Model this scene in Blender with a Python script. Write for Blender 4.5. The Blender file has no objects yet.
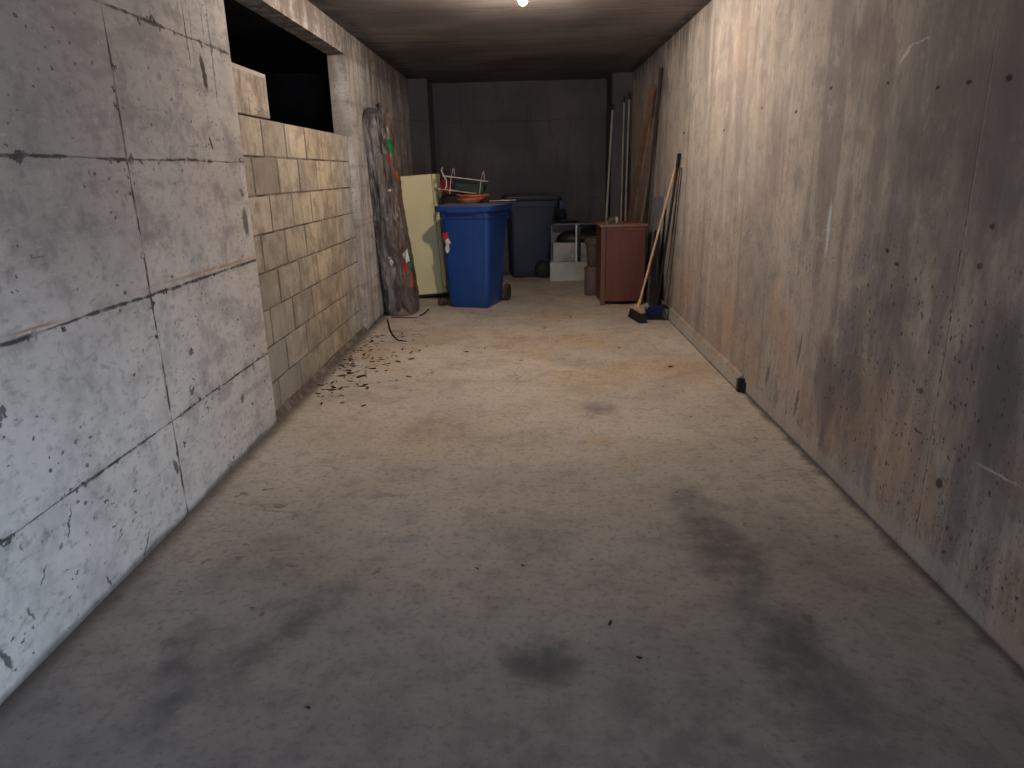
import bpy, bmesh, math, random
from mathutils import Vector, Matrix, noise as mnoise
PI = math.pi
random.seed(7)
SC = bpy.context.scene
COL = SC.collection

# surface marks (stains, chips, drips) in metres on their own surface: centre u, v, angle, half length, half width, strength
M_LD = [(3.546, 1.872, -1.386, 0.074, 0.039, 1), (3.518, 1.565, -1.036, 0.033, 0.015, 1), (3.413, 2.018, -1.552, 0.138, 0.009, 0.8), (3.665, 1.973, -1.601, 0.237, 0.01, 0.7), (3.374, 2.095, -1.318, 0.05, 0.008, 0.5), (3.469, 2.053, -1.692, 0.118, 0.007, 0.5), (3.602, 2.112, -1.583, 0.083, 0.008, 0.5), (3.816, 1.173, -1.514, 0.069, 0.055, 0.8), (2.962, 1.67, -0.008, 0.127, 0.003, 0.5), (2.146, 1.183, -0.165, 0.035, 0.006, 0.5), (2.718, 0.235, -1.26, 0.035, 0.024, 0.8), (2.025, 0.338, -2.039, 0.053, 0.006, 0.9), (1.867, 0.249, -2.281, 0.03, 0.006, 0.8), (2.415, 0.045, -2.309, 0.055, 0.007, 0.8), (2.154, 0.044, -1.125, 0.028, 0.01, 0.8), (1.658, 0.107, -1.296, 0.046, 0.017, 0.8), (1.966, 0.29, -2.793, 0.009, 0.011, 0.7), (2.15, 0.299, -2.423, 0.008, 0.01, 0.6), (2.276, 0.181, -2.881, 0.011, 0.011, 0.6), (1.81, 0.376, -1.279, 0.012, 0.007, 0.6), (3.819, 1.324, -0.614, 0.032, 0.018, 0.7), (1.784, 0.168, -1.195, 0.023, 0.009, 0.7), (3.382, 1.542, -0.014, 0.14, 0.003, 0.4)]
M_LO = [(3.436, 0.986, -0.01, 0.56, 0.006, 0.9), (2.058, 0.978, -0.018, 0.14, 0.004, 0.9), (6.886, 1.011, 0.018, 0.413, 0.01, 0.8)]
M_RD = [(3.884, 1.661, 0, 0.024, 0.01, 0.9), (4.441, 1.725, 0, 0.026, 0.009, 0.8), (3.472, 1.732, 0, 0.022, 0.01, 0.9), (2.938, 1.693, 0, 0.017, 0.007, 0.9), (2.583, 1.641, 0, 0.018, 0.009, 0.9), (2.409, 1.637, 0, 0.02, 0.011, 0.9), (2.216, 1.626, 0, 0.021, 0.013, 1), (2.178, 1.209, 0, 0.02, 0.011, 0.8), (2.203, 1.09, 0, 0.02, 0.013, 0.7), (2.692, 1.034, 0, 0.02, 0.012, 0.9), (2.779, 1.074, 0, 0.017, 0.009, 0.9), (2.225, 0.349, 0, 0.025, 0.023, 0.8), (2.391, 0.475, -2.968, 0.048, 0.004, 0.8), (2.412, 0.62, 0, 0.02, 0.016, 0.6), (3.534, 0.485, 1.737, 0.119, 0.016, 0.6), (3.506, 0.212, 1.785, 0.111, 0.018, 0.6), (6.543, 1.69, 0, 0.067, 0.016, 0.8), (5.243, 1.646, 0, 0.038, 0.011, 0.8), (3.968, 0.229, 1.946, 0.082, 0.028, 0.5)]
M_RS = [(3.178, 1.881, -1.602, 0.159, 0.154, 0.5), (4.354, 0.839, -1.59, 0.509, 0.283, 0.3), (3.172, 0.383, 1.888, 0.216, 0.142, 0.6), (2.98, 0.513, -1.707, 0.241, 0.139, 0.45), (2.037, 0.706, -1.68, 0.259, 0.144, 0.7), (2.231, 1.491, -2.083, 0.277, 0.156, 0.45), (2.724, 0.945, -1.407, 0.232, 0.171, 0.35), (2.658, 1.441, -1.678, 0.167, 0.216, 0.35), (4.114, 1.502, 1.726, 0.283, 0.156, 0.3), (7.752, 2.335, -2.651, 0.492, 0.135, 0.6), (6.694, 2.506, -0.883, 0.289, 0.15, 0.5)]
M_RL = [(1.956, 0.502, 3.091, 0.09, 0.005, 0.5), (2.829, 1.78, 2.563, 0.046, 0.008, 0.8), (2.736, 1.807, 3.089, 0.059, 0.003, 0.6), (2.267, 0.681, -1.53, 0.198, 0.011, 0.35), (2.253, 1.342, -1.557, 0.337, 0.005, 0.35), (2.202, 0.707, 0, 0.018, 0.014, 0.0)]
M_RB = [(3.337, 1.109, -1.584, 0.122, 0.028, 1)]
M_RO = [(2.314, 0.978, 3.091, 0.338, 0.002, 0.5), (4.845, 0.41, -1.361, 0.17, 0.189, 0.5), (3.885, 0.603, 0.969, 0.125, 0.113, 0.35), (4.913, 2.164, -1.54, 0.17, 0.184, 0.35), (3.191, 1.751, -0.324, 0.109, 0.071, 0.3), (2.466, 0.412, 0, 0.176, 0.15, 0.3), (2.292, 0.272, -1.83, 0.061, 0.146, 0.3)]
M_FD = [(0.035, 1.747, -0.298, 0.119, 0.091, 0.7), (0.736, 2.446, -1.484, 0.413, 0.114, 0.55), (0.793, 1.781, -1.488, 0.323, 0.114, 0.6), (0.507, 1.458, 0, 0.028, 0.025, 0.8), (-0.033, 1.478, 0, 0.02, 0.026, 0.5), (0.423, 4.102, -0.171, 0.105, 0.093, 0.6), (0.397, 5.181, -0.063, 0.194, 0.143, 0.35), (-1.048, 1.684, 1.759, 0.221, 0.067, 0.5), (-0.802, 1.903, 1.162, 0.293, 0.072, 0.4), (0.008, 2.508, 0.158, 0.161, 0.164, 0.35), (0.362, 1.553, -0.973, 0.158, 0.159, 0.45), (-0.398, 1.574, 1.225, 0.068, 0.094, 0.2), (-0.944, 2.288, 1.498, 0.109, 0.136, 0.3), (0.063, 1.394, -0.005, 0.214, 0.054, 0.4), (1.02, 2.378, -1.293, 0.321, 0.188, 0.3), (-1.019, 2.382, 0.947, 0.201, 0.15, 0.3), (-1.143, 1.871, 0, 0.028, 0.024, 0.5), (-0.871, 1.765, 0, 0.018, 0.018, 0.5), (0.27, 1.711, 0.411, 0.302, 0.143, 0.25)]
M_FO = [(0.45, 5.909, -0.486, 0.257, 0.232, 0.5), (0.37, 3.558, -0.4, 0.072, 0.097, 0.45), (1.002, 4.988, -0.441, 0.291, 0.352, 0.35), (0.52, 3.216, -1.326, 0.08, 0.053, 0.3), (-0.046, 6.081, -0.359, 0.308, 0.315, 0.25), (-0.613, 3.675, -0.59, 0.233, 0.278, 0.2), (0.95, 7.466, -2.118, 0.435, 0.162, 0.2)]
M_FL = [(0.786, 3.867, -1.009, 0.311, 0.343, 0.3), (-0.964, 1.831, 0.134, 0.41, 0.267, 0.2), (-0.75, 4.778, -0.648, 0.594, 0.484, 0.25), (-0.266, 2.159, -1.761, 0.224, 0.121, 0.15), (0.191, 2.494, 1.968, 0.177, 0.015, 0.3), (-0.489, 1.982, -0.674, 0.232, 0.187, 0.2)]

XL, XR, H, YB, YF = -1.495, 1.398, 2.575, 10.34, -2.4

# ------------------------------------------------------------------ object helpers
def props(o, label=None, cat=None, group=None, kind=None):
    if label: o['label'] = label
    if cat: o['category'] = cat
    if group: o['group'] = group
    if kind: o['kind'] = kind
    return o

def thing(name, label, cat, loc=(0, 0, 0), rz=0.0, group=None):
    o = bpy.data.objects.new(name, None); COL.objects.link(o)
    o.empty_display_size = 0.1
    o.location = loc; o.rotation_euler = (0, 0, rz)
    return props(o, label, cat, group)

def obj(name, bm, mat, parent=None, smooth=False, bevel=0.0, label=None):
    bmesh.ops.remove_doubles(bm, verts=bm.verts, dist=1e-6)
    bmesh.ops.recalc_face_normals(bm, faces=bm.faces)
    me = bpy.data.meshes.new(name); bm.to_mesh(me); bm.free()
    me.materials.append(mat)
    o = bpy.data.objects.new(name, me); COL.objects.link(o)
    if smooth:
        for p in me.polygons: p.use_smooth = True
        try: me.set_sharp_from_angle(angle=math.radians(40))
        except Exception: pass
    if bevel:
        md = o.modifiers.new('bevel', 'BEVEL'); md.width = bevel; md.segments = 2; md.limit_method = 'ANGLE'
    if parent: o.parent = parent
    if label: o['label'] = label
    return o

def B(): return bmesh.new()

def box(bm, x0, x1, y0, y1, z0, z1, rot=None):
    vs = [bm.verts.new((x, y, z)) for z in (z0, z1) for x, y in ((x0, y0), (x1, y0), (x1, y1), (x0, y1))]
    for f in ((0, 3, 2, 1), (4, 5, 6, 7), (0, 1, 5, 4), (1, 2, 6, 5), (2, 3, 7, 6), (3, 0, 4, 7)):
        bm.faces.new([vs[i] for i in f])
    if rot is not None:
        for v in vs: v.co = rot @ v.co
    return bm

def loft(bm, loops, cap=True):
    rows = [[bm.verts.new(p) for p in lp] for lp in loops]
    n = len(rows[0])
    for a, b in zip(rows, rows[1:]):
        for i in range(n):
            j = (i + 1) % n
            try: bm.faces.new((a[i], a[j], b[j], b[i]))
            except ValueError: pass
    if cap:
        bm.faces.new(rows[0][::-1]); bm.faces.new(rows[-1])
    return rows

def rr(w, d, r, z, cx=0, cy=0, n=4):
    pts = []
    for sx, sy, a0 in ((1, 1, 0), (-1, 1, PI / 2), (-1, -1, PI), (1, -1, 1.5 * PI)):
        for k in range(n + 1):
            a = a0 + k / n * PI / 2
            pts.append((cx + sx * (w / 2 - r) + r * math.cos(a), cy + sy * (d / 2 - r) + r * math.sin(a), z))
    return pts

def circ(r, z, n=24, cx=0, cy=0):
    return [(cx + r * math.cos(2 * PI * k / n), cy + r * math.sin(2 * PI * k / n), z) for k in range(n)]

def lathe(bm, prof, n=28, cx=0, cy=0, cap=True, rot=None):
    rows = loft(bm, [circ(max(r, 1e-4), z, n, cx, cy) for r, z in prof], cap)
    if rot is not None:
        for row in rows:
            for v in row: v.co = rot @ v.co
    return rows

def tube(bm, pts, r, n=10):
    pts = [Vector(p) for p in pts]
    loops = []
    for i, p in enumerate(pts):
        t = (pts[min(i + 1, len(pts) - 1)] - pts[max(i - 1, 0)]).normalized()
        up = Vector((0, 0, 1)) if abs(t.z) < .9 else Vector((1, 0, 0))
        a = t.cross(up).normalized(); b = t.cross(a)
        rad = r[i] if isinstance(r, (list, tuple)) else r
        loops.append([tuple(p + a * rad * math.cos(2 * PI * k / n) + b * rad * math.sin(2 * PI * k / n)) for k in range(n)])
    return loft(bm, loops)

def beam(bm, a, b, w, t, wdir):
    """rectangular bar from a to b, width w along wdir, thickness t across"""
    a, b = Vector(a), Vector(b); d = (b - a).normalized()
    wd = Vector(wdir); wd = (wd - d * wd.dot(d)).normalized(); td = d.cross(wd)
    loops = []
    for p in (a, b):
        loops.append([tuple(p + wd * sx * w / 2 + td * sy * t / 2) for sx, sy in ((-1, -1), (1, -1), (1, 1), (-1, 1))])
    return loft(bm, loops)

# ------------------------------------------------------------------ node helpers
class NT:
    def __init__(s, name):
        s.m = bpy.data.materials.new(name); s.m.use_nodes = True
        s.t = s.m.node_tree; s.t.nodes.clear()
        s.out = s.t.nodes.new('ShaderNodeOutputMaterial')
        s.b = s.t.nodes.new('ShaderNodeBsdfPrincipled')
        s.t.links.new(s.b.outputs[0], s.out.inputs[0])
    def n(s, typ, ins=None, **kw):
        nd = s.t.nodes.new(typ)
        for k, v in kw.items(): setattr(nd, k, v)
        for k, v in (ins or {}).items(): s.put(nd.inputs[k], v)
        return nd
    def put(s, sock, v):
        if isinstance(v, bpy.types.NodeSocket): s.t.links.new(v, sock)
        else:
            if isinstance(v, (tuple, list)) and len(v) == 3 and sock.type == 'RGBA': v = (*v, 1)
            sock.default_value = v
    def math(s, op, a, b=0.0, c=0.0, clamp=False):
        nd = s.n('ShaderNodeMath', operation=op, use_clamp=clamp)
        s.put(nd.inputs[0], a); s.put(nd.inputs[1], b); s.put(nd.inputs[2], c)
        return nd.outputs[0]
    def vmath(s, op, a, b=(0, 0, 0), scale=None):
        nd = s.n('ShaderNodeVectorMath', operation=op)
        s.put(nd.inputs[0], a); s.put(nd.inputs[1], b)
        if scale is not None: s.put(nd.inputs['Scale'], scale)
        return nd.outputs['Value'] if op in ('LENGTH', 'DOT_PRODUCT', 'DISTANCE') else nd.outputs[0]
    def noise(s, vec, scale, detail=4, rough=.55, dist=0.0, color=False):
        nd = s.n('ShaderNodeTexNoise', {'Vector': vec, 'Scale': scale, 'Detail': detail, 'Roughness': rough, 'Distortion': dist})
        return nd.outputs['Color' if color else 'Fac']
    def ramp(s, v, a, b, lo=0.0, hi=1.0, smooth=True):
        nd = s.n('ShaderNodeMapRange', {'Value': v, 'From Min': a, 'From Max': b, 'To Min': lo, 'To Max': hi})
        nd.interpolation_type = 'SMOOTHSTEP' if smooth else 'LINEAR'
        return nd.outputs[0]
    def mix(s, f, a, b, mode='MIX'):
        nd = s.n('ShaderNodeMixRGB', blend_type=mode)
        s.put(nd.inputs[0], f); s.put(nd.inputs[1], a); s.put(nd.inputs[2], b)
        return nd.outputs[0]
    def coord(s, which='Object'):
        return s.n('ShaderNodeTexCoord').outputs[which]
    def scale(s, v, sc):
        return s.vmath('MULTIPLY', v, sc)
    def xyz(s, v):
        nd = s.n('ShaderNodeSeparateXYZ', {0: v}); return nd.outputs
    def comb(s, x, y, z=0.0):
        return s.n('ShaderNodeCombineXYZ', {0: x, 1: y, 2: z}).outputs[0]
    def bump(s, h, strength=.3, dist=.01):
        s.put(s.b.inputs['Normal'], s.n('ShaderNodeBump', {'Height': h, 'Strength': strength, 'Distance': dist}).outputs[0])
    def marks(s, uv, lst, soft=.35):
        """union of ellipses laid on the surface; uv is already jittered"""
        acc = None
        for (u, v, a, ha, hb, st) in lst:
            mp = s.n('ShaderNodeMapping', {'Vector': uv, 'Location': (u, v, 0), 'Rotation': (0, 0, a), 'Scale': (max(ha, .002), max(hb, .002), 1)}, vector_type='TEXTURE')
            ln = s.vmath('LENGTH', mp.outputs[0])
            k = s.ramp(ln, 1 + soft, max(1 - soft, 0), 0, st)
            acc = k if acc is None else s.math('MAXIMUM', acc, k)
        return acc
    def fin(s, col, rough=.85, spec=None, metal=0.0):
        s.put(s.b.inputs['Base Color'], col); s.put(s.b.inputs['Roughness'], rough); s.put(s.b.inputs['Metallic'], metal)
        if spec is not None: s.b.inputs['Specular IOR Level'].default_value = spec
        return s.m

def line(N, v, v0, w, jit):
    d = N.math('ABSOLUTE', N.math('SUBTRACT', N.math('ADD', v, jit), v0))
    if not hasattr(N, 'ln'):
        P = N.coord(); N.ln = (N.noise(P, 21, 3, .6), N.noise(P, 7, 2))
    chip = N.ramp(N.ln[0], .58, .70, 0, w * 2.2)
    thin = N.ramp(N.ln[1], .35, .65, w * .35, -w * .2)
    return N.ramp(N.math('SUBTRACT', d, N.math('SUBTRACT', chip, thin)), w * .8, w * .1)

def pits(N, P, scale, thr, gate_scale=1.3, g0=.45, g1=.65):
    P0 = P
    P = N.vmath('ADD', P, N.scale(N.vmath('SUBTRACT', N.noise(P, scale * 2.2, 2, color=True), (.5, .5, .5)), (.9 / scale,) * 3))
    vo = N.n('ShaderNodeTexVoronoi', {'Vector': P, 'Scale': scale, 'Randomness': 1.0})
    sizes = N.xyz(vo.outputs['Color'])[0]
    lim = N.math('MULTIPLY', N.math('POWER', sizes, 3.0), thr)
    d = N.math('SUBTRACT', vo.outputs['Distance'], lim)
    m = N.ramp(d, .03, -.02)
    m = N.math('MULTIPLY', m, N.ramp(sizes, .35, .55))
    return N.math('MULTIPLY', m, N.ramp(N.noise(P, gate_scale, 2), g0, g1))

# ------------------------------------------------------------------ room materials
def mat_left():
    N = NT('left_wall_concrete'); P = N.coord(); x, y, z = N.xyz(P)
    jl = N.math('MULTIPLY', N.math('SUBTRACT', N.noise(P, 3, 5), .5), .024)
    jf = N.math('MULTIPLY', N.math('SUBTRACT', N.noise(P, 30, 3), .5), .006)
    jit = N.math('ADD', jl, jf)
    big = N.noise(P, .9, 4, .6); med = N.noise(N.scale(P, (1, .8, 3.5)), 2.2, 6, .65); fine = N.noise(N.scale(P, (1, .8, 1.5)), 24, 6, .72)
    vert = N.noise(N.scale(P, (1, 4.5, .45)), 2.2, 6, .6)
    mot = N.noise(P, 6.5, 6, .68)
    col = N.mix(N.ramp(big, .35, .65), (.47, .44, .425), (.63, .595, .575))
    col = N.mix(N.ramp(med, .48, .68, 0, .7), col, (.29, .265, .26))
    col = N.mix(N.ramp(mot, .5, .64, 0, .5), col, (.24, .225, .23))
    col = N.mix(N.ramp(mot, .45, .3, 0, .35), col, (.68, .65, .62))
    # paler, cooler lower panels of the near wall
    near = N.ramp(y, 4.3, 2.0)
    low = N.math('MULTIPLY', N.ramp(N.math('ADD', z, N.math('MULTIPLY', N.noise(P, 2.5, 4), .25)), 1.5, .55), near)
    col = N.mix(N.math('MULTIPLY', low, .9), col, N.mix(N.ramp(mot, .4, .68), (.84, .87, .89), (.64, .67, .69)))
    far = N.ramp(y, 5.8, 6.3)
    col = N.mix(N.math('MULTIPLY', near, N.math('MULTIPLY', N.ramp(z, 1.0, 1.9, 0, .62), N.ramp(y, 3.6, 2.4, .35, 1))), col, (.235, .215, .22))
    col = N.mix(N.math('MULTIPLY', far, N.ramp(vert, .42, .62, 0, .75)), col, (.27, .235, .20))
    # grime below the ceiling and on the lintel
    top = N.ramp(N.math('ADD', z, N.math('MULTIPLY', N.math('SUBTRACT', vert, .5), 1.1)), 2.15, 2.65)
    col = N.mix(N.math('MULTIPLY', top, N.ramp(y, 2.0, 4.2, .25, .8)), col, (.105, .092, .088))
    lint = N.math('MULTIPLY', N.ramp(z, 2.34, 2.38), N.ramp(y, 3.6, 4.0))
    col = N.mix(N.math('MULTIPLY', lint, N.ramp(N.noise(P, 11, 5, .7), .42, .58, 0, .75)), col, (.16, .125, .105))
    col = N.mix(N.math('MULTIPLY', far, N.ramp(N.noise(N.scale(P, (1, 9, 1.2)), 2.5, 5, .7), .55, .68, 0, .6)), col, (.66, .60, .53))
    col = N.mix(N.ramp(fine, .50, .70, 0, .55), col, (.24, .22, .21))
    col = N.mix(N.ramp(fine, .42, .28, 0, .35), col, (.76, .74, .71))
    # panel joints
    J = None
    for v0, w in ((.43, .008), (.961, .010), (1.478, .009), (2.005, .011)):
        k = line(N, z, v0, w, jit); J = k if J is None else N.math('MAXIMUM', J, k)
    J = N.math('MULTIPLY', J, N.ramp(y, 4.2, 3.8, .25, 1))
    Jv = line(N, y, 2.751, .011, jit); Jv = N.math('MAXIMUM', Jv, N.math('MULTIPLY', line(N, y, 8.1, .012, jit), .6))
    J = N.math('MAXIMUM', J, Jv)
    halo = None
    for v0 in (.43, .961, 1.478, 2.005):
        k = line(N, z, v0, .06, jl); halo = k if halo is None else N.math('MAXIMUM', halo, k)
    halo = N.math('MULTIPLY', halo, N.ramp(N.noise(P, 6, 4), .42, .7, 0, .55))
    col = N.mix(halo, col, (.25, .24, .23))
    J = N.math('MULTIPLY', J, N.ramp(N.noise(P, 14, 3), .3, .55, .35, 1))
    col = N.mix(N.math('MULTIPLY', J, .9), col, (.045, .042, .045))
    pt = N.math('MULTIPLY', pits(N, P, 12, .27, 1.3, .45, .6), N.ramp(z, 1.3, .8, .35, 1)); pt = N.math('MAXIMUM', pt, pits(N, N.scale(P, (1, 1, 1.4)), 30, .30, 2.0, .42, .54))
    col = N.mix(N.math('MULTIPLY', pt, .85), col, (.10, .095, .10))
    uv = N.comb(y, z)
    uvj = N.vmath('ADD', uv, N.scale(N.vmath('SUBTRACT', N.noise(P, 26, 4, .7, color=True), (.5, .5, .5)), (.045, .045, 0)))
    col = N.mix(N.marks(uvj, [(a, b, c, d, e * .62, f) for a, b, c, d, e, f in M_LD], .3), col, (.07, .068, .07))
    col = N.mix(N.math('MULTIPLY', N.marks(uv, M_LO, .9), N.ramp(N.noise(P, 8, 2), .3, .6)), col, (.46, .24, .11))
    foot = N.ramp(N.math('ADD', z, N.math('MULTIPLY', jl, 2.6)), .035, .005)
    col = N.mix(N.math('MULTIPLY', foot, .7), col, (.08, .075, .08))
    h = N.math('SUBTRACT', N.math('ADD', N.math('MULTIPLY', fine, .35), N.math('MULTIPLY', med, .4)), N.math('MULTIPLY', N.math('MAXIMUM', J, pt), 1.2))
    N.bump(h, .55, .012)
    return N.fin(col, .9, .25)

def mat_right():
    N = NT('right_wall_concrete'); P = N.coord(); x, y, z = N.xyz(P)
    big = N.noise(N.scale(P, (1, 1, .6)), 1.1, 4, .6)
    st1 = N.noise(N.scale(P, (1, 3.2, .28)), 1.3, 5, .55, .3); st2 = N.noise(N.scale(P, (1, 12, .5)), 2.0, 5, .65)
    fine = N.noise(N.scale(P, (1, 2.5, .8)), 24, 5, .7); mot = N.noise(P, 7, 5, .65)
    col = N.mix(N.ramp(big, .3, .7), (.385, .345, .32), (.505, .46, .43))
    col = N.mix(N.ramp(st1, .49, .60, 0, .7), col, (.25, .23, .225))
    col = N.mix(N.ramp(st1, .42, .28, 0, .5), col, (.70, .63, .56))
    col = N.mix(N.ramp(st2, .5, .70, 0, .42), col, (.31, .275, .255))
    col = N.mix(N.ramp(mot, .5, .66, 0, .5), col, (.24, .225, .225))
    col = N.mix(N.ramp(mot, .45, .32, 0, .3), col, (.70, .64, .58))
    damp = N.math('MULTIPLY', N.ramp(N.noise(N.scale(P, (1, 1.5, .55)), 1.7, 5, .6, .5), .50, .60), N.math('MULTIPLY', N.ramp(y, 4.6, 3.2), N.ramp(z, 1.9, 1.0)))
    col = N.mix(N.math('MULTIPLY', damp, .6), col, (.20, .195, .205))
    lowz = N.ramp(N.math('ADD', z, N.math('MULTIPLY', mot, .5)), 1.3, .4)
    col = N.mix(N.math('MULTIPLY', lowz, N.ramp(N.noise(P, 3.2, 5, .65), .42, .62, 0, .5)), col, (.50, .34, .23))
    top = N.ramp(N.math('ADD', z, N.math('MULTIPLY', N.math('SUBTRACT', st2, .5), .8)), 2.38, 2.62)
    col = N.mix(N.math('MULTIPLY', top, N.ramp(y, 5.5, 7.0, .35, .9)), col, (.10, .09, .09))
    col = N.mix(N.ramp(fine, .5, .70, 0, .55), col, (.20, .18, .175))
    col = N.mix(N.ramp(fine, .42, .28, 0, .3), col, (.74, .68, .62))
    uv = N.comb(y, z)
    nz = N.vmath('SUBTRACT', N.noise(P, 3, 4, color=True), (.5, .5, .5))
    uvs = N.vmath('ADD', uv, N.scale(N.vmath('SUBTRACT', N.noise(N.scale(P, (1, 3.5, .7)), 2.2, 5, .6, color=True), (.5, .5, .5)), (.55, .55, 0)))
    uvj = N.vmath('ADD', uv, N.scale(N.vmath('SUBTRACT', N.noise(P, 34, 4, .7, color=True), (.5, .5, .5)), (.030, .030, 0)))
    col = N.mix(N.math('MULTIPLY', N.marks(uvs, M_RS, .45), 1.0), col, (.15, .14, .155))
    col = N.mix(N.marks(uvs, M_RO[1:], .8), col, (.50, .35, .24))
    col = N.mix(N.marks(uv, M_RO[:1], .8), col, (.50, .30, .18))
    col = N.mix(N.marks(uvj, M_RL[:3], .4), col, (.80, .76, .70))
    col = N.mix(N.marks(uvj, [(a, b, c, d, e * .55, f) for a, b, c, d, e, f in M_RB], .25), col, (.56, .66, .72))
    # cast-in seams
    jit = N.math('MULTIPLY', N.math('SUBTRACT', N.noise(P, 6, 3), .5), .012)
    J = line(N, y, 2.300, .004, jit)
    J = N.math('MAXIMUM', J, N.math('MULTIPLY', line(N, y, 4.9, .006, jit), .5))
    J = N.math('MAXIMUM', J, N.math('MULTIPLY', line(N, y, 7.5, .006, jit), .5))
    col = N.mix(N.math('MULTIPLY', J, .4), col, (.62, .56, .50))
    J2 = line(N, y, 2.310, .003, jit)
    col = N.mix(N.math('MULTIPLY', J2, .8), col, (.06, .055, .06))
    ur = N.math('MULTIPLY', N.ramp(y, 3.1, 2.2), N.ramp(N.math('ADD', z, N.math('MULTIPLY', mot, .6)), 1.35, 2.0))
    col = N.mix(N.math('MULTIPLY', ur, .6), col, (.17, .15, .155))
    pt = pits(N, N.scale(P, (1, 1.3, .8)), 16, .28, 1.0, .45, .6)
    pt = N.math('MAXIMUM', pt, N.math('MULTIPLY', pits(N, N.scale(P, (1, 1.6, .9)), 42, .27, 2.2, .45, .58), .9))
    lowpit = N.math('MULTIPLY', N.ramp(z, 1.35, .9), 1.0)
    hipit = N.math('MAXIMUM', pits(N, N.scale(P, (1, 1.3, .9)), 27, .30, 1.7, .36, .5), pits(N, N.scale(P, (1, 1.4, .8)), 52, .30, 2.3, .42, .54))
    pt = N.math('MAXIMUM', N.math('MULTIPLY', pt, N.ramp(z, 1.7, 1.1, .3, 1)), N.math('MULTIPLY', hipit, lowpit))
    col = N.mix(N.math('MULTIPLY', pt, .85), col, (.07, .06, .065))
    col = N.mix(N.marks(uvj, [(a, b, c, d * .75, e * .75, f) for a, b, c, d, e, f in M_RD], .4), col, (.03, .027, .03))
    base = N.ramp(N.math('ADD', z, N.math('MULTIPLY', N.math('SUBTRACT', mot, .5), .08)), .11, .07)
    col = N.mix(N.math('MULTIPLY', base, .45), col, (.50, .49, .48))
    foot = N.ramp(z, .022, .0)
    col = N.mix(N.math('MULTIPLY', foot, .8), col, (.06, .055, .06))
    h = N.math('SUBTRACT', N.math('ADD', N.math('MULTIPLY', fine, .3), N.math('MULTIPLY', mot, .5)), N.math('MULTIPLY', pt, 1.0))
    N.bump(h, .45, .012)
    return N.fin(col, .88, .25)

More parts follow.
